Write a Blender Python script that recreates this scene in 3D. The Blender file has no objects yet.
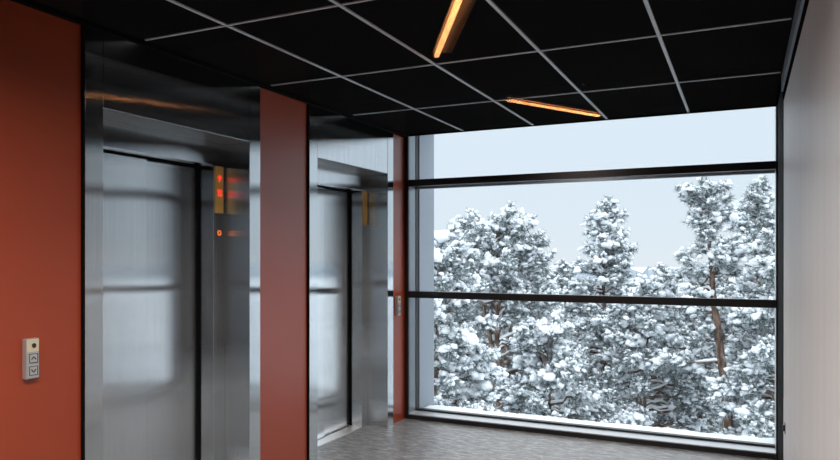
import bpy, bmesh, math, random
import numpy as np
from mathutils import Vector, Matrix

S = bpy.context.scene
COL = S.collection
rad = math.radians

# ------------------------------------------------------------------ camera
CAM_Z = 1.5
cam_d = bpy.data.cameras.new('camera')
cam = bpy.data.objects.new('camera', cam_d)
COL.objects.link(cam)
cam_d.sensor_width = 36.0
cam_d.lens = 691.0 / 840.0 * 36.0
cam_d.shift_y = 26.0 / 840.0
cam_d.clip_end = 3000
cam.location = (0, 0, CAM_Z)
cam.rotation_euler = (rad(90), 0, rad(25.12))
S.camera = cam

# ------------------------------------------------------------------ sky (overcast: zenith brighter than horizon)
w = bpy.data.worlds.new('overcast_sky')
S.world = w
w.use_nodes = True
nt = w.node_tree
nt.nodes.clear()
out = nt.nodes.new('ShaderNodeOutputWorld')
bg = nt.nodes.new('ShaderNodeBackground')
geo = nt.nodes.new('ShaderNodeTexCoord')
sep = nt.nodes.new('ShaderNodeSeparateXYZ')
ramp = nt.nodes.new('ShaderNodeValToRGB')
nt.links.new(geo.outputs['Generated'], sep.inputs[0])
nt.links.new(sep.outputs['Z'], ramp.inputs['Fac'])
el = ramp.color_ramp.elements
el[0].position = 0.0
el[0].color = (0.74, 0.81, 0.88, 1)
el[1].position = 1.0
el[1].color = (2.6, 2.75, 2.9, 1)
e = ramp.color_ramp.elements.new(0.06); e.color = (0.71, 0.81, 0.905, 1)
e = ramp.color_ramp.elements.new(0.19); e.color = (0.70, 0.805, 0.91, 1)
e = ramp.color_ramp.elements.new(0.30); e.color = (1.5, 1.63, 1.75, 1)
e = ramp.color_ramp.elements.new(0.50); e.color = (2.35, 2.5, 2.65, 1)
bg.inputs['Strength'].default_value = 1.06
nt.links.new(ramp.outputs['Color'], bg.inputs['Color'])
nt.links.new(bg.outputs[0], out.inputs['Surface'])

# ------------------------------------------------------------------ unseen fill lights added to brighten the lobby
def area(name, loc, size, energy, color, rot=(0, 0, 0)):
    d = bpy.data.lights.new(name, 'AREA')
    d.shape = 'RECTANGLE'
    d.size, d.size_y = size
    d.energy = energy
    d.color = color
    d.spread = rad(161)            # keeps the added light out of the steel: none near the horizontal
    o = bpy.data.objects.new(name, d)
    o.location = loc
    o.rotation_euler = rot
    COL.objects.link(o)
    return o
area('lobby_fill', (-1.3, 1.05, 2.59), (0.7, 1.5), 46, (1.0, 0.95, 0.91))
area('lobby_fill', (-1.3, -1.0, 2.59), (0.7, 1.5), 48, (1.0, 0.94, 0.89))

S.view_settings.view_transform = 'Standard'
S.view_settings.look = 'None'
S.view_settings.gamma = 1.0
S.view_settings.use_curve_mapping = False
S.view_settings.exposure = 0.0

# ================================================================== helpers
def mat(name):
    m = bpy.data.materials.new(name)
    m.use_nodes = True
    b = m.node_tree.nodes['Principled BSDF']
    return m, m.node_tree, b

def setb(b, **k):
    for n, v in k.items():
        n = n.replace('_', ' ')
        b.inputs[n].default_value = v

def node(nt, t, **k):
    n = nt.nodes.new(t)
    for a, v in k.items():
        setattr(n, a, v)
    return n

def noise_ramp(nt, scale, cols, coord='Object', mapscale=(1, 1, 1), detail=6, rough=0.6):
    tc = node(nt, 'ShaderNodeTexCoord')
    mp = node(nt, 'ShaderNodeMapping')
    mp.inputs['Scale'].default_value = mapscale
    nz = node(nt, 'ShaderNodeTexNoise')
    nz.inputs['Scale'].default_value = scale
    nz.inputs['Detail'].default_value = detail
    nz.inputs['Roughness'].default_value = rough
    rp = node(nt, 'ShaderNodeValToRGB')
    nt.links.new(tc.outputs[coord], mp.inputs[0])
    nt.links.new(mp.outputs[0], nz.inputs['Vector'])
    nt.links.new(nz.outputs['Fac'], rp.inputs['Fac'])
    e = rp.color_ramp.elements
    while len(e) < len(cols):
        e.new(0.5)
    for i, (p, c) in enumerate(cols):
        e[i].position = p
        e[i].color = (*c, 1)
    return nz, rp

def bump(nt, b, src, strength, dist):
    bp = node(nt, 'ShaderNodeBump')
    bp.inputs['Strength'].default_value = strength
    bp.inputs['Distance'].default_value = dist
    nt.links.new(src, bp.inputs['Height'])
    nt.links.new(bp.outputs[0], b.inputs['Normal'])

M = {}
def plain(key, color, rough=0.5, metal=0.0, spec=0.5):
    m, nt, b = mat(key)
    setb(b, Base_Color=(*color, 1), Roughness=rough, Metallic=metal)
    b.inputs['Specular IOR Level'].default_value = spec
    M[key] = m
    return m

def emit(key, color, strength):
    m, nt, b = mat(key)
    setb(b, Base_Color=(*color, 1), Roughness=0.5)
    b.inputs['Emission Color'].default_value = (*color, 1)
    b.inputs['Emission Strength'].default_value = strength
    M[key] = m
    return m

# painted orange wall
m, nt, b = mat('orange_paint')
nz, rp = noise_ramp(nt, 1.2, [(0.3, (0.33, 0.042, 0.008)), (0.7, (0.36, 0.047, 0.0095))])
nt.links.new(rp.outputs[0], b.inputs['Base Color'])
setb(b, Roughness=0.36)
b.inputs['Specular IOR Level'].default_value = 0.9
nz2, _ = noise_ramp(nt, 160, [(0, (0, 0, 0)), (1, (1, 1, 1))])
bump(nt, b, nz2.outputs['Fac'], 0.05, 0.002)
M['orange'] = m

# brushed stainless steel, vertical grain
def steel(key, lo, hi, rough, aniso):
    m, nt, b = mat(key)
    nz, rp = noise_ramp(nt, 3.0, [(0.35, lo), (0.65, hi)], mapscale=(60, 60, 0.5), detail=4)
    nt.nodes.remove(b)
    g = node(nt, 'ShaderNodeBsdfAnisotropic', distribution='BECKMANN')
    g.inputs['Roughness'].default_value = rough
    g.inputs['Anisotropy'].default_value = aniso
    tv = node(nt, 'ShaderNodeCombineXYZ')
    tv.inputs[0].default_value, tv.inputs[1].default_value, tv.inputs[2].default_value = 0.0005, 0.001, 1.0
    nt.links.new(tv.outputs[0], g.inputs['Tangent'])
    nt.links.new(rp.outputs[0], g.inputs['Color'])
    nt.links.new(g.outputs[0], nt.nodes['Material Output'].inputs['Surface'])
    M[key] = m
steel('steel', (0.66, 0.69, 0.71), (0.74, 0.77, 0.79), 0.17, 0.86)
steel('steel_door', (0.74, 0.77, 0.79), (0.81, 0.84, 0.86), 0.165, 0.84)
plain('sill_metal', (0.50, 0.53, 0.56), 0.4, 0.5)
plain('aluminium', (0.78, 0.80, 0.82), 0.4, 0.8)
plain('grid_metal', (0.52, 0.55, 0.57), 0.35, 0.0, 0.8)
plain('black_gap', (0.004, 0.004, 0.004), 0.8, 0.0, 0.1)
plain('frame_dark', (0.012, 0.012, 0.013), 0.35)
plain('frame_grey', (0.30, 0.34, 0.38), 0.35, 0.6)
plain('cladding', (0.27, 0.30, 0.345), 0.5, 0.2)
plain('gasket', (0.02, 0.022, 0.025), 0.5)
plain('brass', (0.85, 0.50, 0.13), 0.4, 0.0)
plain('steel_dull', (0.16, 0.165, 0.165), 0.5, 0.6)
plain('ivory', (0.62, 0.55, 0.40), 0.4)
plain('silver_plate', (0.52, 0.53, 0.53), 0.35, 0.4)
plain('ink', (0.03, 0.03, 0.035), 0.5)
plain('plenum', (0.004, 0.004, 0.004), 0.9, 0.0, 0.0)
plain('back_wall', (0.07, 0.06, 0.055), 0.7)
plain('dark_wall', (0.04, 0.036, 0.033), 0.6)
emit('red_led', (1.0, 0.05, 0.04), 1.0)
emit('ring_led', (1.0, 0.22, 0.05), 0.9)
emit('led_core', (1.0, 0.42, 0.15), 16.0)
plain('led_reflector', (0.45, 0.36, 0.26), 0.5)

# perforated black sheet: real see-through holes
m, nt, b = mat('perforated_black')
nt.nodes.remove(b)
b = node(nt, 'ShaderNodeBsdfDiffuse')
b.inputs['Color'].default_value = (0.017, 0.0175, 0.018, 1)
tc = node(nt, 'ShaderNodeTexCoord')
sc = node(nt, 'ShaderNodeVectorMath', operation='SCALE'); sc.inputs['Scale'].default_value = 1 / 0.011
fr = node(nt, 'ShaderNodeVectorMath', operation='FRACTION')
sb = node(nt, 'ShaderNodeVectorMath', operation='SUBTRACT'); sb.inputs[1].default_value = (0.5, 0.5, 0)
mu = node(nt, 'ShaderNodeVectorMath', operation='MULTIPLY'); mu.inputs[1].default_value = (1, 1, 0)
ln = node(nt, 'ShaderNodeVectorMath', operation='LENGTH')
gt = node(nt, 'ShaderNodeMath', operation='LESS_THAN'); gt.inputs[1].default_value = 0.33
tr = node(nt, 'ShaderNodeBsdfTransparent')
mx = node(nt, 'ShaderNodeMixShader')
L = nt.links.new
L(tc.outputs['Object'], sc.inputs[0]); L(sc.outputs[0], fr.inputs[0]); L(fr.outputs[0], sb.inputs[0])
L(sb.outputs[0], mu.inputs[0]); L(mu.outputs[0], ln.inputs[0]); L(ln.outputs['Value'], gt.inputs[0])
L(gt.outputs[0], mx.inputs[0]); L(b.outputs[0], mx.inputs[1]); L(tr.outputs[0], mx.inputs[2])
L(mx.outputs[0], nt.nodes['Material Output'].inputs['Surface'])
M['mesh_black'] = m

# window glass: clear pane with a weak mirror reflection
m, nt, b = mat('pane_glass')
nt.nodes.remove(b)
tr = node(nt, 'ShaderNodeBsdfTransparent'); tr.inputs[0].default_value = (0.985, 0.993, 0.99, 1)
gl = node(nt, 'ShaderNodeBsdfGlossy'); gl.inputs['Roughness'].default_value = 0.0
fz = node(nt, 'ShaderNodeFresnel'); fz.inputs['IOR'].default_value = 1.16
mx = node(nt, 'ShaderNodeMixShader')
L = nt.links.new
L(fz.outputs[0], mx.inputs[0]); L(tr.outputs[0], mx.inputs[1]); L(gl.outputs[0], mx.inputs[2])
L(mx.outputs[0], nt.nodes['Material Output'].inputs['Surface'])
M['glass'] = m

# floor: grey speckled stone-look vinyl
m, nt, b = mat('grey_vinyl')
nz, rp = noise_ramp(nt, 9.0, [(0.38, (0.04, 0.041, 0.043)), (0.47, (0.13, 0.134, 0.14)), (0.54, (0.24, 0.247, 0.258)), (0.64, (0.52, 0.535, 0.555))],
                    mapscale=(1.0, 3.2, 1), detail=14, rough=0.85)
nt.links.new(rp.outputs[0], b.inputs['Base Color'])
setb(b, Roughness=0.38)
nz2, _ = noise_ramp(nt, 90, [(0, (0, 0, 0)), (1, (1, 1, 1))])
bump(nt, b, nz2.outputs['Fac'], 0.12, 0.003)
M['floor'] = m

# right wall: satin grey board with faint vertical streaks
def satin(key, lo, hi, rough):
    m, nt, b = mat(key)
    nz, rp = noise_ramp(nt, 2.2, [(0.3, lo), (0.7, hi)], mapscale=(1, 3.5, 0.03), detail=3)
    nt.links.new(rp.outputs[0], b.inputs['Base Color'])
    setb(b, Roughness=rough)
    M[key] = m
satin('satin_grey', (0.66, 0.65, 0.635), (0.73, 0.72, 0.705), 0.44)
satin('satin_grey_low', (0.64, 0.64, 0.645), (0.72, 0.72, 0.725), 0.46)

# outdoors
m, nt, b = mat('snow')
setb(b, Base_Color=(0.86, 0.90, 0.94, 1), Roughness=0.65)
b.inputs['Specular IOR Level'].default_value = 0.2
nz2, _ = noise_ramp(nt, 14, [(0, (0, 0, 0)), (1, (1, 1, 1))])
bump(nt, b, nz2.outputs['Fac'], 0.4, 0.03)
M['snow'] = m
m, nt, b = mat('needles')          # single needles differ: green, grey green, or white with frost
g = node(nt, 'ShaderNodeNewGeometry')
rp = node(nt, 'ShaderNodeValToRGB')
rp.color_ramp.interpolation = 'CONSTANT'
cols = [(0.0, (0.06, 0.095, 0.09)), (0.20, (0.11, 0.15, 0.142)), (0.40, (0.21, 0.255, 0.255)), (0.58, (0.45, 0.50, 0.52)), (0.76, (0.82, 0.86, 0.90))]
e = rp.color_ramp.elements
while len(e) < len(cols): e.new(0.5)
for k_, (p_, c_) in enumerate(cols):
    e[k_].position = p_; e[k_].color = (*c_, 1)
nt.links.new(g.outputs['Random Per Island'], rp.inputs['Fac'])
nt.links.new(rp.outputs[0], b.inputs['Base Color'])
setb(b, Roughness=0.7)
M['needles'] = m
m, nt, b = mat('pine_bark')
nz, rp = noise_ramp(nt, 9, [(0.36, (0.04, 0.03, 0.025)), (0.5, (0.16, 0.10, 0.07)), (0.6, (0.26, 0.19, 0.15)), (0.68, (0.70, 0.72, 0.74))], mapscale=(1, 1, 0.30))
nt.links.new(rp.outputs[0], b.inputs['Base Color'])
setb(b, Roughness=0.85)
bump(nt, b, nz.outputs['Fac'], 0.6, 0.03)
M['bark'] = m
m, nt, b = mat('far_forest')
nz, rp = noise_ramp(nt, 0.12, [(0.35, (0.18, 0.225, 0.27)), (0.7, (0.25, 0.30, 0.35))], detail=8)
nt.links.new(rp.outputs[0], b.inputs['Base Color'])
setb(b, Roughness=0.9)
M['far_forest'] = m

def link_mesh(name, me, material, parent=None):
    o = bpy.data.objects.new(name, me)
    if material is not None:
        me.materials.append(material if not isinstance(material, str) else M[material])
    COL.objects.link(o)
    if parent is not None:
        o.parent = parent
    return o

def add_box(bm, x0, x1, y0, y1, z0, z1):
    vs = [bm.verts.new((x, y, z)) for x in (x0, x1) for y in (y0, y1) for z in (z0, z1)]
    for f in ((0, 1, 3, 2), (4, 6, 7, 5), (0, 4, 5, 1), (2, 3, 7, 6), (0, 2, 6, 4), (1, 5, 7, 3)):
        bm.faces.new([vs[i] for i in f])

def boxes(name, lst, material, parent=None, bevel=0.0, origin=None):
    bm = bmesh.new()
    ox, oy, oz = origin or (0, 0, 0)
    for bxs in lst:
        x0, x1, y0, y1, z0, z1 = bxs
        add_box(bm, x0 - ox, x1 - ox, y0 - oy, y1 - oy, z0 - oz, z1 - oz)
    if bevel:
        bmesh.ops.bevel(bm, geom=list(bm.edges), offset=bevel, segments=2, profile=0.6, affect='EDGES')
    bmesh.ops.recalc_face_normals(bm, faces=bm.faces)
    me = bpy.data.meshes.new(name)
    bm.to_mesh(me); bm.free()
    o = link_mesh(name, me, material, parent)
    if origin:
        o.location = origin
    return o

def struct(o):
    o['kind'] = 'structure'
    return o

def thing(name, label, cat, loc=(0, 0, 0), rotz=0.0, group=None):
    o = bpy.data.objects.new(name, None)
    o.empty_display_size = 0.1
    COL.objects.link(o)
    o.location = loc
    o.rotation_euler = (0, 0, rotz)
    tag(o, label, cat, group)
    return o

def tag(o, label, cat, group=None, kind=None):
    o['label'] = label
    o['category'] = cat
    if group: o['group'] = group
    if kind: o['kind'] = kind
    return o

# ================================================================== room shell
XW, XR = -2.84, 0.228          # left (orange) wall and right wall faces
YB, YF = -3.0, 5.73            # behind the camera / inner face of the window frame
ZC = 2.618                     # ceiling height
L1A, L1B = 2.284, 3.598        # first lift surround
L2A, L2B = 4.150, 5.465        # second lift surround

struct(boxes('floor', [(-3.40, 2.00, YB, 1.90, -0.25, 0.0), (-3.40, 0.60, 1.90, YF + 0.02, -0.25, 0.0)], 'floor'))
wl = struct(boxes('wall_left', [(-3.40, XW, YB, L1A, 0, ZC + 0.30),
                                (-3.40, XW, L1B, L2A, 0, ZC + 0.30),
                                (-3.40, XW, L2B, YF + 0.02, 0, ZC + 0.30)], 'orange'))
struct(boxes('wall_shaft', [(-3.60, -3.402, YB, YF + 0.02, 0, ZC + 0.30)], 'plenum'))
struct(boxes('wall_near', [(2.00, 2.20, YB - 0.2, 1.90, 0.0, ZC + 0.30), (0.601, 2.20, 1.90, 2.10, 0, ZC + 0.30)], 'dark_wall'))  # unseen walls, set back and kept dark so the steel reflects less light
struct(boxes('wall_right', [(XR, 0.60, 1.901, YF + 0.02, 0.592, 2.485)], 'satin_grey'))
struct(boxes('baseboard_right', [(XR - 0.001, 0.60, 1.901, YF + 0.02, 0.0, 0.591)], 'satin_grey_low'))
struct(boxes('trim_1', [(XR + 0.03, 0.60, 1.901, YF + 0.02, 2.485, ZC + 0.30)], 'black_gap'))
struct(boxes('trim_2', [(XR - 0.014, XR - 0.002, 1.901, 4.955, 2.545, 2.640)], 'frame_grey'))
struct(boxes('wall_back', [(-3.40, 2.00, YB - 0.2, YB, 0, ZC + 0.30)], 'back_wall'))

# ceiling: dark plenum slab, perforated panels, light grid bars
ceil = struct(boxes('ceiling', [(-3.40, 2.20, YB, 1.90, ZC + 0.30, ZC + 0.50), (-3.40, 0.60, 1.90, YF + 0.02, ZC + 0.30, ZC + 0.50)], 'plenum'))
GX = [XW, -2.265, -1.627, -1.008, -0.389, 0.212]
GY = [YF + 0.05, 4.73, 3.68, 2.63, 1.58, 0.53, -0.52, -1.57, -2.62, YB]
for i in range(len(GX) - 1):
    for j in range(len(GY) - 1):
        x0, x1, y1, y0 = GX[i], GX[i + 1], GY[j], GY[j + 1]
        y1 = min(y1, YF + 0.02)
        p = boxes('ceiling_panel', [(x0 + 0.004, x1 - 0.004, y0 + 0.004, y1 - 0.004, ZC, ZC + 0.0014)], 'mesh_black', ceil)
boxes('ceiling_panel', [(XR, 2.0, YB, 1.895, ZC, ZC + 0.0014)], 'mesh_black', ceil)
for x in GX[1:-1]:
    boxes('grid_bar', [(x - 0.009, x + 0.009, YB, YF + 0.02, ZC - 0.006, ZC + 0.002)], 'grid_metal', ceil)
for y in GY[1:-1]:
    for i in range(len(GX) - 1):
        boxes('grid_bar', [(GX[i] + 0.011 + (0.03 if i == 0 else 0), GX[i + 1] - 0.011, y - 0.0062, y + 0.0062, ZC - 0.005, ZC + 0.002)], 'grid_metal', ceil)
boxes('edge_strip', [(-3.40, 0.60, YF + 0.0, YF + 0.02, ZC - 0.012, ZC + 0.30)], 'black_gap', ceil)

struct(boxes('trim_8', [(XR - 0.004, XR + 0.05, 4.96, YF - 0.014, 0.0, ZC - 0.002)], 'black_gap'))
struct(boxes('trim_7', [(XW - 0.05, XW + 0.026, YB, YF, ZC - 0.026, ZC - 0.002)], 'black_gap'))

# ------------------------------------------------------------------ window wall
win = bpy.data.objects.new('window_1', None); COL.objects.link(win)
win.location = (-1.3, YF, 0); win['kind'] = 'structure'
def wbox(name, lst, mt, bevel=0.0):
    o = boxes(name, lst, mt, None, bevel)
    o.parent = win
    o.matrix_parent_inverse = Matrix.Translation((1.3, -YF, 0))
    return o
XA, XB = -2.800, 0.213         # inner faces of the jambs
D0, D1 = YF, YF + 0.205        # frame depth
wbox('frame_jamb', [(XW - 0.02, XA - 0.002, D0 - 0.012, D0 + 0.012, 0.0, ZC)], 'frame_dark')
wbox('frame_jamb', [(XB + 0.002, XR + 0.02, D0 - 0.012, D1, 0.0, ZC)], 'frame_dark')
wbox('jamb_lining', [(XW - 0.02, XA, D0 + 0.012, D1 - 0.06, 0.0, ZC + 0.25)], 'frame_grey')
wbox('jamb_gasket', [(XW - 0.02, XA + 0.004, D1 - 0.06, D1, 0.0, ZC + 0.25)], 'gasket')
wbox('jamb_lining', [(XB, XB + 0.006, D0 + 0.012, D1, 0.0, ZC)], 'aluminium')
for z in (2.172, 1.146):
    wbox('transom', [(XA, XB, D0 - 0.008, D0 + 0.05, z - 0.030, z + 0.030)], 'frame_dark', 0.003)
    wbox('transom_cap', [(XA, XB, D1 - 0.05, D1 - 0.01, z - 0.042, z + 0.018)], 'frame_grey', 0.003)
wbox('sill_rail', [(XA, XB, D0 - 0.008, D0 + 0.03, 0.0, 0.036)], 'frame_dark')
wbox('sill_plate', [(XA, XB, D0 - 0.004, D1 - 0.05, 0.036, 0.046)], 'sill_metal', 0.002)
wbox('sill_gasket', [(XA, XB, D1 - 0.05, D1, 0.0, 0.062)], 'gasket')
wbox('head_rail', [(XW, XR, D0 + 0.012, D1, ZC + 0.06, ZC + 0.16)], 'frame_dark')
gy = D1 - 0.07
for z0, z1 in ((0.046, 1.13), (1.16, 2.155), (2.19, ZC + 0.08)):
    wbox('glass_pane', [(XA, XB, gy, gy + 0.012, z0, z1)], 'glass')

# outside: reveal cladding and ledge under the window
struct(boxes('trim_3', [(XW - 0.4, XA + 0.012, D1, D1 + 0.34, -0.6, ZC + 0.5)], 'cladding'))
struct(boxes('trim_4', [(XB + 0.03, XR + 0.5, D1, D1 + 0.34, -0.6, ZC + 0.5)], 'cladding'))
struct(boxes('trim_5', [(XW - 0.4, XR + 0.5, D1, D1 + 0.34, ZC + 0.12, ZC + 0.8)], 'cladding'))
struct(boxes('trim_6', [(XA + 0.012, XB + 0.03, D1, D1 + 0.30, -0.30, -0.02)], 'cladding'))
# snow lying on the ledge
rng = np.random.default_rng(5)
bm = bmesh.new()
nx, ny = 90, 8
gv = []
for i in range(nx + 1):
    row = []
    for j in range(ny + 1):
        x = XA + 0.02 + (XB - XA - 0.0) * i / nx
        t = j / ny
        y = D1 + 0.005 + 0.30 * t
        z = 0.045 + 0.006 * math.sin(i * 0.23) * t + rng.normal(0, 0.003) - 0.05 * max(0, t - 0.8) * 5 * t
        row.append(bm.verts.new((x, y, z)))
    gv.append(row)
for i in range(nx):
    for j in range(ny):
        bm.faces.new((gv[i][j], gv[i + 1][j], gv[i + 1][j + 1], gv[i][j + 1]))
r = bmesh.ops.extrude_face_region(bm, geom=list(bm.faces))
for v in [g for g in r['geom'] if isinstance(g, bmesh.types.BMVert)]:
    v.co.z = -0.019
bmesh.ops.recalc_face_normals(bm, faces=bm.faces)
me = bpy.data.meshes.new('ledge_snow'); bm.to_mesh(me); bm.free()
for p in me.polygons: p.use_smooth = True
tag(link_mesh('ledge_snow', me, 'snow'), 'strip of white snow lying on the ledge outside the window', 'snow', kind='stuff')

# ================================================================== lifts
def tube_pts(bm, pts, r, n=10):
    rings = []
    pts = [Vector(p) for p in pts]
    for i, p in enumerate(pts):
        d = (pts[min(i + 1, len(pts) - 1)] - pts[max(i - 1, 0)]).normalized()
        a = d.orthogonal().normalized(); c = d.cross(a)
        rings.append([bm.verts.new(p + r * (a * math.cos(2 * math.pi * k / n) + c * math.sin(2 * math.pi * k / n))) for k in range(n)])
    for i in range(len(rings) - 1):
        for k in range(n):
            bm.faces.new((rings[i][k], rings[i][(k + 1) % n], rings[i + 1][(k + 1) % n], rings[i + 1][k]))
    bm.faces.new(rings[0][::-1]); bm.faces.new(rings[-1])

def glyph(name, strokes, plane_x, y0, z0, sx, sz, r, mt, parent):
    """strokes in unit coordinates (along +Y, up) laid on a face that looks toward +X"""
    bm = bmesh.new()
    for (a, b_), (c, d) in strokes:
        p = Vector((plane_x, y0 + a * sx, z0 + b_ * sz)); q = Vector((plane_x, y0 + c * sx, z0 + d * sz))
        tube_pts(bm, [p, q], r, 6)
    bmesh.ops.recalc_face_normals(bm, faces=bm.faces)
    me = bpy.data.meshes.new(name); bm.to_mesh(me); bm.free()
    return link_mesh(name, me, mt, parent)

def disc(name, cx, cy, cz, r, depth, mt, parent, inner=0.0, n=28):
    """a disc or ring whose face looks toward +X"""
    bm = bmesh.new()
    def ring(rr, x):
        return [bm.verts.new((x, cy + rr * math.cos(2 * math.pi * k / n), cz + rr * math.sin(2 * math.pi * k / n))) for k in range(n)]
    o1, o0 = ring(r, cx + depth), ring(r, cx)
    if inner:
        i1, i0 = ring(inner, cx + depth), ring(inner, cx)
    for k in range(n):
        q = (k + 1) % n
        bm.faces.new((o0[k], o0[q], o1[q], o1[k]))
        if inner:
            bm.faces.new((i0[k], i1[k], i1[q], i0[q])); bm.faces.new((o1[k], o1[q], i1[q], i1[k])); bm.faces.new((o0[k], i0[k], i0[q], o0[q]))
    if not inner:
        bm.faces.new(o1); bm.faces.new(o0[::-1])
    bmesh.ops.recalc_face_normals(bm, faces=bm.faces)
    me = bpy.data.meshes.new(name); bm.to_mesh(me); bm.free()
    return link_mesh(name, me, mt, parent)

UP_ARROW = [((0.5, 0.0), (0.5, 1.0)), ((0.5, 1.0), (0.05, 0.55)), ((0.5, 1.0), (0.95, 0.55))]
ONE = [((0.5, 0.0), (0.5, 1.0)), ((0.5, 1.0), (0.15, 0.72)), ((0.15, 0.0), (0.85, 0.0))]
def lift(label, ya, lit):
    """ya: near edge of the steel surround; coordinates local to (XW, ya, 0)"""
    t = thing('elevator', label, 'elevator', (XW, ya, 0), 0, 'lifts in the orange wall')
    W, J, H = 1.312, 0.106, 2.222
    F = 0.017                                      # surround stands proud of the wall
    B = -0.18                                      # plane of the door frame
    D = -0.285                                     # plane of the front door leaf
    top = ZC - 0.028
    boxes('jamb_panel', [(B, F, 0.004, J, 0, top)], 'steel', t, 0.0015)
    boxes('jamb_panel', [(B, F, W - J, W, 0, top)], 'steel', t, 0.0015)
    boxes('head_panel', [(B, F - 0.001, J + 0.002, W - J - 0.002, H, top)], 'steel', t, 0.0015)
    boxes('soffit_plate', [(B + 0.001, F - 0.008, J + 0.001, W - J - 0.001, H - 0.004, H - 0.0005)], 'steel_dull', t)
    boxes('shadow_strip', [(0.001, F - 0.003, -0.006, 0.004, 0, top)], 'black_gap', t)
    K = 0.108
    HD = 2.072
    boxes('door_post', [(D, B, J - 0.05, J + K, 0, H + 0.05)], 'steel', t, 0.0015)
    post = boxes('door_post', [(D - 0.12, B, W - J - K, W - J + 0.05, 0, H + 0.05)], 'steel', t, 0.0015)
    boxes('door_header', [(D + 0.0, B - 0.0005, J + K, W - J - K, HD, H + 0.05)], 'steel', t, 0.0015)
    mid = (J + K + W - J - K) / 2
    boxes('door_leaf', [(D - 0.022, D - 0.004, J + K - 0.06, mid + 0.012, 0.012, HD + 0.05)], 'steel_door', t, 0.002)
    boxes('door_leaf', [(D - 0.046, D - 0.026, mid - 0.03, W - J - K - 0.005, 0.012, HD + 0.05)], 'steel_door', t, 0.002)
    boxes('top_gap_strip', [(D - 0.003, D + 0.005, J + K, W - J - K, HD - 0.013, HD)], 'black_gap', t)  # black strip painting in the dark gap above the leaves
    boxes('side_gap_strip', [(D - 0.024, D + 0.002, W - J - K - 0.0045, W - J - K - 0.0005, 0.012, HD)], 'black_gap', t)  # dark gap between leaf and far post, drawn as a black strip
    sill = boxes('threshold', [(D - 0.12, B - 0.002, J + K - 0.02, W - J - K - 0.001, 0.0, 0.008)], 'aluminium', t)
    boxes('sill_groove', [(D - 0.016, D - 0.010, J + K, W - J - K, 0.006, 0.010), (D - 0.042, D - 0.036, J + K, W - J - K, 0.006, 0.010)], 'black_gap', sill)
    # indicator strip on the far door post
    pc = W - J - K / 2 - 0.004
    d = boxes('display_panel', [(B, B + 0.006, pc - 0.036, pc + 0.036, 1.772, 2.068)], 'brass', t, 0.002)
    if lit:
        glyph('direction_arrow', UP_ARROW, B + 0.009, pc - 0.020, 1.970, 0.036, 0.040, 0.0032, 'red_led', d)
        glyph('floor_digit', [((a * 0.45, c), (b_ * 0.45, e)) for ((a, c), (b_, e)) in ONE] +
              [((0.55 + a * 0.45, c), (0.55 + b_ * 0.45, e)) for ((a, c), (b_, e)) in ONE],
              B + 0.009, pc - 0.021, 1.882, 0.042, 0.040, 0.003, 'red_led', d)
        disc('key_switch', B, pc - 0.004, 1.646, 0.020, 0.006, 'ink', t)
        disc('switch_ring', B + 0.004, pc - 0.004, 1.646, 0.017, 0.005, 'ring_led', t, 0.011)
    return t
lift('brushed steel lift nearer the camera with red lit floor indicator', L1A, True)
lift('brushed steel lift by the window with its full sill strip showing', L2A, False)

# call stations
def call_station(label, y, z):
    t = thing('call_station', label, 'call button', (XW, y, z), 0, 'lift call stations')
    hw, hh = 0.030, 0.087
    boxes('housing', [(0.0, 0.028, -hw, hw, -hh, hh)], 'silver_plate', t, 0.003)
    k = boxes('key_plate', [(0.028, 0.030, -hw + 0.002, hw - 0.002, hh - 0.058, hh - 0.002)], 'ivory', t)
    disc('keyhole', 0.030, 0.004, hh - 0.030, 0.010, 0.003, 'ink', k)
    p = boxes('button_plate', [(0.028, 0.030, -hw + 0.002, hw - 0.002, -hh + 0.004, hh - 0.061)], 'silver_plate', t)
    for zz, sg in ((0.002, 1), (-0.052, -1)):
        bt = boxes('button', [(0.030, 0.033, -0.020, 0.022, zz - 0.021, zz + 0.021)], 'silver_plate', t, 0.001)
        fr = [((0, 0), (1, 0)), ((1, 0), (1, 1)), ((1, 1), (0, 1)), ((0, 1), (0, 0))]
        glyph('button_border', fr, 0.033, -0.018, zz - 0.019, 0.038, 0.038, 0.0016, 'ink', bt)
        ch = [((0.22, 0.35), (0.5, 0.68)), ((0.5, 0.68), (0.78, 0.35))]
        if sg < 0:
            ch = [((a, 1 - b_), (c, 1 - d)) for ((a, b_), (c, d)) in ch]
        glyph('arrow_mark', ch, 0.0335, -0.018, zz - 0.019, 0.038, 0.038, 0.0024, 'ink', bt)
    return t
call_station('small call button box on the orange wall before the first lift', 2.014, 1.052)
call_station('small pale call button box between the far lift and the window', 5.555, 1.052)

f = thing('wall_fitting', 'small black fitting low on the grey wall beside the window', 'wall fitting', (XR - 0.001, 4.74, 0.455))
boxes('back_plate', [(-0.004, 0.0, -0.022, 0.022, -0.032, 0.032)], 'frame_dark', f, 0.001)
boxes('knob', [(-0.013, -0.004, -0.010, 0.010, -0.018, 0.018)], 'frame_dark', f, 0.002)

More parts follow.
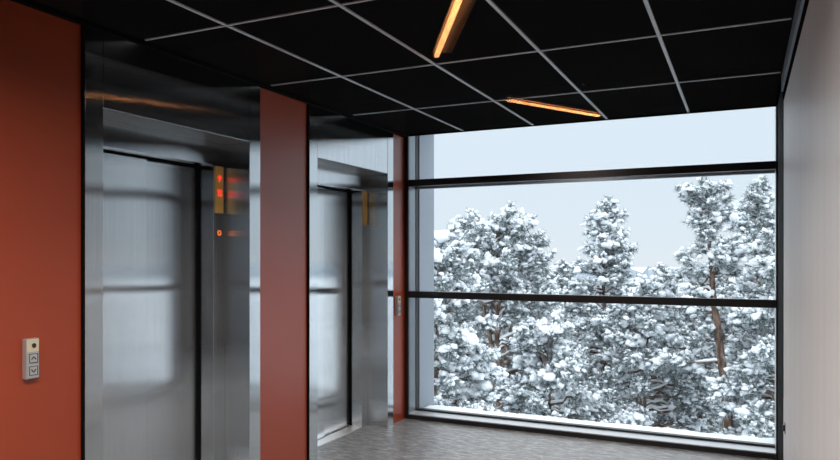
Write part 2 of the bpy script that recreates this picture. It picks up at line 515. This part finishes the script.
# ================================================================== slanted light lines in the ceiling
def light_line(label, a, b_, wide=True):
    a, b_ = Vector((a[0], a[1], 0)), Vector((b_[0], b_[1], 0))
    d = b_ - a; Ln = d.length
    t = thing('light_line', label, 'ceiling light', ((a.x + b_.x) / 2, (a.y + b_.y) / 2, ZC), math.atan2(d.y, d.x), 'slanted light lines')
    h = Ln / 2
    ld = bpy.data.lights.new('lamp_glow', 'AREA'); ld.shape = 'RECTANGLE'; ld.size = Ln; ld.size_y = 0.03
    ld.energy = 15; ld.color = (1.0, 0.86, 0.75); ld.spread = rad(125)
    lo = bpy.data.objects.new('lamp_glow', ld); COL.objects.link(lo); lo.parent = t; lo.location = (0, 0, -0.012)
    boxes('diffuser', [(-h, h, -0.013, 0.013, 0.006, 0.018)], 'led_core', t)
    bm = bmesh.new()
    if wide:
        add_box(bm, -h, h, -0.022, 0.085, 0.032, 0.035)
    else:
        add_box(bm, -h, h, -0.018, 0.018, 0.032, 0.05)
    me = bpy.data.meshes.new('reflector'); bm.to_mesh(me); bm.free()
    link_mesh('reflector', me, 'led_reflector', t)
    return t
light_line('orange light line running out of the picture at the top', (-1.575, 3.58), (-1.06, 2.70))
light_line('thin orange light line in the ceiling panel next to the window', (-1.553, 4.81), (-1.062, 5.66), False)
light_line('orange light line further back in the ceiling toward the lobby', (-1.575, 1.50), (-1.06, 0.60))

# ================================================================== outdoors
gz = -9.5
bm = bmesh.new(); add_box(bm, -400, 300, 7, 700, gz - 1, gz)
me = bpy.data.meshes.new('ground'); bm.to_mesh(me); bm.free()
struct(link_mesh('ground', me, 'snow'))

def mesh_from_arrays(name, verts, faces_flat, loop_counts, smooth):
    me = bpy.data.meshes.new(name)
    nV, nF = len(verts), len(loop_counts)
    me.vertices.add(nV); me.vertices.foreach_set('co', np.ascontiguousarray(verts, dtype=np.float32).ravel())
    me.loops.add(len(faces_flat)); me.loops.foreach_set('vertex_index', np.ascontiguousarray(faces_flat, dtype=np.int32))
    me.polygons.add(nF)
    st = np.concatenate(([0], np.cumsum(loop_counts)[:-1])).astype(np.int32)
    me.polygons.foreach_set('loop_start', st)
    me.polygons.foreach_set('use_smooth', np.full(nF, smooth, dtype=bool))
    me.update(calc_edges=True)
    return me

# snow lump templates
def ico_templates(n, seed, sub):
    r = np.random.default_rng(seed)
    bm = bmesh.new(); bmesh.ops.create_icosphere(bm, subdivisions=sub, radius=1.0)
    V = np.array([v.co[:] for v in bm.verts]); F = np.array([[v.index for v in f.verts] for f in bm.faces])
    bm.free()
    T = []
    for _ in range(n):
        k = r.normal(size=(5, 3)); ph = r.uniform(0, 6.28, 5)
        dsp = 1 + 0.30 * np.sin(V @ (k * 2.2).T + ph).sum(1) / 2
        T.append(V * dsp[:, None])
    return np.array(T), F
ICO = {1: ico_templates(10, 3, 1), 2: ico_templates(10, 7, 2)}

def lumps(P, D, SC, r, sub):
    ICO_V, ICO_F = ICO[sub]
    """P centres, D horizontal-ish directions, SC (n,3) radii along, across, up"""
    n = len(P)
    T = ICO_V[r.integers(0, len(ICO_V), n)] * SC[:, None, :]
    D = D / np.linalg.norm(D, axis=1, keepdims=True)
    U = np.array([0, 0, 1.0]); A = np.cross(np.broadcast_to(U, D.shape), D)
    A /= (np.linalg.norm(A, axis=1, keepdims=True) + 1e-9)
    N = np.cross(D, A)
    V = T[:, :, 0:1] * D[:, None] + T[:, :, 1:2] * A[:, None] + T[:, :, 2:3] * N[:, None] + P[:, None]
    F = (ICO_F[None] + (np.arange(n) * ICO_V.shape[1])[:, None, None]).reshape(-1, 3)
    return V.reshape(-1, 3), F

def tubes_np(paths, nseg):
    """paths: list of (pts (k,3), radii (k))"""
    VV, FF = [], []; off = 0
    ang = np.linspace(0, 2 * np.pi, nseg, endpoint=False)
    for pts, rr in paths:
        d = np.gradient(pts, axis=0); d /= np.linalg.norm(d, axis=1, keepdims=True) + 1e-9
        ref = np.where(np.abs(d[:, 2:3]) > 0.9, np.array([[1.0, 0, 0]]), np.array([[0, 0, 1.0]]))
        a = np.cross(d, ref); a /= np.linalg.norm(a, axis=1, keepdims=True) + 1e-9
        c = np.cross(d, a)
        V = pts[:, None] + rr[:, None, None] * (a[:, None] * np.cos(ang)[None, :, None] + c[:, None] * np.sin(ang)[None, :, None])
        k = len(pts)
        i = np.arange(k - 1)[:, None] * nseg; j = np.arange(nseg)[None]; j2 = (j + 1) % nseg
        F = np.stack([i + j, i + j2, i + nseg + j2, i + nseg + j], -1).reshape(-1, 4) + off
        VV.append(V.reshape(-1, 3)); FF.append(F); off += k * nseg
    return np.concatenate(VV), np.concatenate(FF)

def pine_meshes(seed, ztop, zcrown, R, base_z=gz, shape='dome', trunk_r=0.15, dens=1.0, snow=1.0, lean=(0, 0), bare=0.0, step=0.30, up=0.5, forks=()):
    r = np.random.default_rng(seed)
    Hh = ztop - base_z
    k = 26
    tz = np.linspace(0, 1, k)
    wob = np.cumsum(r.normal(0, 0.035, (k, 2)), axis=0)
    tp = np.stack([lean[0] * tz ** 1.5 + wob[:, 0] * tz, lean[1] * tz ** 1.5 + wob[:, 1] * tz, base_z + Hh * tz], 1)
    trr = trunk_r * (1 - tz) ** 0.8 + 0.012
    def trunk_at(z):
        return np.array([np.interp(z, tp[:, 2], tp[:, i]) for i in range(3)])
    trunks = [(tp, trr)]
    for fz_, fx, fl in forks:
        b0 = trunk_at(fz_); q = np.linspace(0, 1, 9)
        pf = b0 + np.stack([fx * q ** 0.7, 0.15 * q, fl * q], 1); pf[1:] += r.normal(0, 0.03, (8, 3))
        trunks.append((pf, np.interp(fz_, tp[:, 2], trr) * 0.7 * (1 - q) ** 0.7 + 0.012))
    br, P_n, D_n, P_s, D_s, S_s = [], [], [], [], [], []
    P_c, D_c, S_c = [np.array([0, 0, ztop - 1.0])], [np.array([1.0, 0, 0])], [(0.05, 0.05, 0.04)]
    snow_br = []
    z = ztop - 0.10
    span = ztop - zcrown
    phase = r.uniform(0, 6.28)
    while z > zcrown:
        t = (ztop - z) / span
        if shape == 'dome':
            prof = min(1.0, 0.30 + 1.25 * t ** 0.75) * (1 - 0.30 * max(0, t - 0.6))
        elif shape == 'cone':
            prof = 0.12 + 0.88 * t ** 0.85
        else:
            prof = min(1.0, 0.28 + 1.5 * t) * (1 - 0.2 * max(0, t - 0.5)) * (0.8 + 0.35 * math.sin(t * 19 + phase))
        nb = 4 if t < 0.1 else (5 if t < 0.5 else 6)
        nb = max(2, int(round(nb * (1 - bare * max(0, t - 0.4) * 1.6))))
        for _ in range(nb):
            az = r.uniform(0, 2 * np.pi)
            if bare > 0.5 and t > 0.38 and math.sin(az) < -0.35: continue
            Lb = R * prof * r.uniform(0.55, 1.22)
            elev = up * 1.6 * (1 - t) ** 1.5 - 0.18 * t + r.normal(0, 0.16)
            if bare > 0.5 and t > 0.35: elev += r.uniform(-0.1, 0.9)
            b0 = trunk_at(z + r.uniform(-0.1, 0.1))
            kk = 9
            s = np.linspace(0, 1, kk)
            hd = np.array([math.cos(az), math.sin(az)])
            side = np.array([-hd[1], hd[0]])
            bend = r.normal(0, 0.16)
            hor = Lb * math.cos(elev) * s
            pts = np.zeros((kk, 3))
            pts[:, :2] = b0[:2] + hor[:, None] * hd + (bend * Lb * s ** 2)[:, None] * side
            pts[:, 2] = b0[2] + Lb * math.sin(elev) * s - Lb * (0.20 + 0.12 * t) * s ** 2 + 0.10 * Lb * s ** 3 * (1 if t > .3 else 2)
            pts[1:-1] += r.normal(0, 0.028 * Lb, (kk - 2, 3))
            rad0 = 0.010 + 0.020 * Lb
            br.append((pts, rad0 * (1 - s) ** 0.7 + 0.005))
            if Lb > 0.5 and r.random() < 0.65:
                snow_br.append((pts + np.array([0, 0, rad0 * 1.1 + 0.012]), (rad0 * 0.8 + 0.012) * (1 - 0.6 * s) * r.uniform(0.6, 1.2, kk)))
            # twigs
            s0 = 0.30 if Lb > 0.8 else 0.05
            if t > 0.75: s0 += bare * 0.3
            n_tw = max(4, int(Lb * 20 * dens))
            st = r.uniform(s0, 1.0, n_tw) ** 0.85
            st[0] = 1.0
            for si in st:
                bp = np.array([np.interp(si, s, pts[:, i]) for i in range(3)])
                sg = r.choice((-1, 1))
                ta = az + sg * r.uniform(0.3, 1.2) * (1 - 0.6 * si) + bend
                tl = (0.12 + 0.42 * (1 - si) * Lb * 0.6) * r.uniform(0.6, 1.4) + 0.08
                tel = r.normal(0.15 + 0.5 * (1 - t), 0.35)
                d = np.array([math.cos(ta) * math.cos(tel), math.sin(ta) * math.cos(tel), math.sin(tel)])
                tip = bp + d * tl - np.array([0, 0, 0.25 * tl * tl])
                br.append((np.stack([bp, (bp + tip) / 2 + r.normal(0, 0.01, 3), tip]), np.array([0.010, 0.008, 0.005])))
                for q in ((1.0, 0.55) if tl > 0.22 else (1.0,)):
                    c = bp + (tip - bp) * q
                    P_n.append(c); D_n.append(d)
                    if r.random() < 0.80 * snow:
                        dd = np.array([d[0], d[1], d[2] * 0.6 - 0.12])
                        for _k in range(r.integers(1, 4)):
                            P_s.append(c + dd * r.uniform(-0.12, 0.06) + np.array([r.normal(0, .04), r.normal(0, .04), 0.04 + r.normal(0, 0.022)])); D_s.append(dd + r.normal(0, .35, 3))
                            u = r.lognormal(-0.1, 0.35)
                            S_s.append((0.068 * u, 0.044 * u, 0.034 * u))
            # heavier cushions of snow, each a drift of small lumps
            if Lb > 0.5 and r.random() < 0.30 * snow * snow:
                q = r.uniform(0.65, 0.95)
                c = np.array([np.interp(q, s, pts[:, i]) for i in range(3)])
                u = r.lognormal(0, 0.25)
                for _k in range(r.integers(7, 16)):
                    o_ = r.normal(0, 1, 3) * np.array([0.13, 0.13, 0.05]) * u
                    al = r.normal(0, 0.17) * u
                    P_c.append(c + o_ + np.array([hd[0] * al, hd[1] * al, 0.07 - 0.25 * abs(al)])); D_c.append(np.array([hd[0] + r.normal(0, .4), hd[1] + r.normal(0, .4), -0.3]))
                    v = r.lognormal(-0.05, 0.3)
                    S_c.append((0.10 * v, 0.082 * v, 0.062 * v))
        z -= step * r.uniform(0.75, 1.25) * (0.7 if t < 0.2 else 1.0)
    # leader shoots
    for _ in range(5 if shape == 'dome' else 3):
        a = r.uniform(0, 6.28); q = r.uniform(0, 0.22) * R
        top = trunk_at(ztop - 0.1) + np.array([q * math.cos(a), q * math.sin(a), r.uniform(-0.5, 0.15)])
        for h_ in np.linspace(-0.1, 0.35, 5):
            P_n.append(top + np.array([0, 0, h_])); D_n.append(np.array([r.normal(0, .2), r.normal(0, .2), 1.0]))
        br.append((np.stack([top - np.array([0, 0, .35]), top, top + np.array([0, 0, .3])]), np.array([.016, .012, .006])))
    # dead lower branches, snow lying along them
    if bare > 0:
        for zz in np.arange(zcrown, zcrown - 2.5, -0.75):
            az = r.uniform(0, 6.28); b0 = trunk_at(zz); s = np.linspace(0, 1, 7); Lb = r.uniform(0.6, 1.8)
            pts = b0 + np.stack([np.cos(az) * Lb * s, np.sin(az) * Lb * s, Lb * (0.25 * s - 0.3 * s * s)], 1)
            br.append((pts, 0.028 * (1 - s) + 0.006)); snow_br.append((pts + np.array([0, 0, .035]), 0.035 * (1 - 0.6 * s)))
    P_n, D_n = np.array(P_n), np.array(D_n)
    P_s, D_s, S_s = np.array(P_s), np.array(D_s), np.array(S_s)
    # needles: slim triangles in tufts
    kN = 34
    n = len(P_n)
    base = np.repeat(P_n, kN, 0) + np.repeat(D_n, kN, 0) * r.uniform(-0.12, 0.04, (n * kN, 1))
    rd = r.normal(size=(n * kN, 3)); rd /= np.linalg.norm(rd, axis=1, keepdims=True)
    nd = np.repeat(D_n, kN, 0) * 0.55 + rd * 0.9 - np.array([0, 0, 0.10])
    nd /= np.linalg.norm(nd, axis=1, keepdims=True)
    ln = r.uniform(0.09, 0.20, (n * kN, 1))
    sd = np.cross(nd, r.normal(size=(n * kN, 3))); sd /= np.linalg.norm(sd, axis=1, keepdims=True) + 1e-9
    wd = 0.008
    V = np.stack([base - sd * wd, base + sd * wd, base + nd * ln], 1).reshape(-1, 3)
    F = np.arange(len(V))
    needles = mesh_from_arrays('needles', V, F, np.full(n * kN, 3), False)
    V, F = tubes_np(br, 4)
    branches = mesh_from_arrays('branches', V, F.ravel(), np.full(len(F), 4), True)
    V, F = tubes_np(trunks, 12)
    trunk = mesh_from_arrays('trunk', V, F.ravel(), np.full(len(F), 4), True)
    V1, F1 = lumps(P_s, D_s, S_s, r, 1)
    V0, F0 = lumps(np.array(P_c), np.array(D_c), np.array(S_c), r, 2)
    F1 = np.concatenate([F1, F0 + len(V1)]); V1 = np.concatenate([V1, V0])
    V2, F2 = tubes_np(snow_br, 6)
    ff = np.concatenate([F1.ravel(), (F2 + len(V1)).ravel()])
    snow_m = mesh_from_arrays('snow_cover', np.concatenate([V1, V2]), ff, np.concatenate([np.full(len(F1), 3), np.full(len(F2), 4)]), True)
    return [('trunk', trunk, 'bark'), ('branches', branches, 'bark'), ('needles', needles, 'needles'), ('snow_cover', snow_m, 'snow')]

def put_tree(parts, label, x, y, rotz=0.0, first=True, z=0.0, group='snowy pines outside', scale=1.0):
    t = thing('pine_tree', label, 'tree', (x, y, z), rotz, group)
    t.scale = (scale,) * 3
    for nm, me, mt in parts:
        o = bpy.data.objects.new(nm, me)
        if not me.materials: me.materials.append(M[mt])
        COL.objects.link(o); o.parent = t
        if nm != 'trunk': o['kind'] = 'stuff'
    return t

A = 25.12
def at(px, dep):
    """ground point on the viewing ray of image column px at a distance of dep metres along the lens axis"""
    u = (px - 420) / 691.0
    s_, c_ = math.sin(rad(A)), math.cos(rad(A))
    return (-s_ + u * c_) * dep, (c_ + u * s_) * dep

# the front row
x, y = at(497, 20)
put_tree(pine_meshes(11, 2.35, -4.2, 2.0, shape='dome', trunk_r=0.18, bare=0.9, step=0.27, forks=((-2.2, 0.55, 2.6), (-1.3, -0.6, 2.0), (-2.9, 0.9, 1.6))), 'round topped snowy pine with forked bare trunk, second from the left in the window', x, y)
x, y = at(436, 15.5)
put_tree(pine_meshes(12, 1.55, -5.0, 1.5, shape='dome', trunk_r=0.12, snow=1.15, step=0.27), 'snow laden pine at the left edge of the window', x, y)
x, y = at(597, 23)
put_tree(pine_meshes(13, 3.35, -5.5, 2.3, shape='cone', trunk_r=0.15, snow=1.15, step=0.27), 'pointed snowy pine rising in the middle of the window', x, y, z=-0.28)
x, y = at(700, 17)
put_tree(pine_meshes(14, 3.15, -3.0, 1.1, shape='ragged', trunk_r=0.21, bare=0.7, lean=(-0.95, 0.2), step=0.27), 'tall ragged pine with thick brown trunk, left of the tallest one', x + 0.95, y)
x, y = at(757, 20)
put_tree(pine_meshes(15, 3.45, -4.8, 0.95, shape='ragged', trunk_r=0.15, bare=0.3, step=0.28), 'tallest narrow pine beside the right window jamb', x, y)
x, y = at(782, 16)
put_tree(pine_meshes(16, 1.5, -4.6, 1.5, shape='dome', trunk_r=0.15, bare=0.4, step=0.28), 'snowy pine half hidden behind the right window jamb', x, y)
x, y = at(560, 17.5)
put_tree(pine_meshes(17, -0.55, -6.0, 1.7, shape='dome', trunk_r=0.09, snow=1.1, bare=0.3, step=0.27), 'low snowy pine in front of the gap left of the pointed pine', x, y)
x, y = at(640, 19)
put_tree(pine_meshes(18, 0.45, -6.0, 1.7, shape='dome', trunk_r=0.09, snow=1.1, bare=0.5, step=0.27), 'rounded low pine with thin trunk below the gap in the treetops', x, y)
x, y = at(460, 22)
put_tree(pine_meshes(19, 0.6, -7.0, 1.9, shape='dome', trunk_r=0.11, step=0.28), 'low pine filling the space behind the left edge pine', x, y)
# second row: three kinds, copied
kinds = [pine_meshes(31, 1.0, -7.5, 2.1, shape='dome', trunk_r=0.15, step=0.34, dens=0.8),
         pine_meshes(32, 1.3, -7.5, 2.0, shape='cone', trunk_r=0.15, step=0.34, dens=0.8)]
random.seed(4)
row = [(445, 29, 0), (492, 31, 1), (530, 27, 0), (566, 33, 0), (610, 29, 1), (648, 31, 0), (686, 28, 0), (724, 33, 1), (765, 28, 0), (800, 31, 1), (415, 33, 1),
       (880, 21, 1), (960, 23, 0), (1050, 20, 1), (1150, 22, 0), (1270, 20, 1), (1400, 21, 0), (930, 31, 0), (1100, 31, 1), (1300, 30, 0),
       (470, 40, 0), (550, 42, 0), (625, 41, 0), (665, 44, 1), (705, 41, 0), (750, 44, 1)]
for i, (px, dep, kd) in enumerate(row):
    x, y = at(px, dep)
    put_tree(kinds[kd], 'snowy pine in the hazy rows behind the front trees' if px < 801 else 'snowy pine past the right edge of the window', x, y, random.uniform(0, 6.28), z=random.uniform(-1.0, -0.1) - (0.6 if px in (648, 665, 625, 686) else 0), group='pines behind the front row' if px < 801 else 'pines past the right window edge')

# far away: wooded ridge
bm = bmesh.new()
rng = np.random.default_rng(8)
prev = None
n = 220
tops, bots, tb = [], [], []
h = 0
for i in range(n + 1):
    a = rad(-45 + 105 * i / n)
    dist = 420
    h = -4.5 + 2.0 * math.sin(i * 0.07) + 1.5 * math.sin(i * 0.19 + 1) + rng.normal(0, 1.0)
    X, Y = math.sin(a) * dist, math.cos(a) * dist
    tops.append(bm.verts.new((X, Y, h))); bots.append(bm.verts.new((X * 0.8, Y * 0.8, gz - 0.5)))
    tb.append(bm.verts.new((X * 1.2, Y * 1.2, gz - 0.5)))
for i in range(n):
    bm.faces.new((tops[i], tops[i + 1], bots[i + 1], bots[i])); bm.faces.new((tops[i], tb[i], tb[i + 1], tops[i + 1]))
bmesh.ops.recalc_face_normals(bm, faces=bm.faces)
me = bpy.data.meshes.new('hills'); bm.to_mesh(me); bm.free()
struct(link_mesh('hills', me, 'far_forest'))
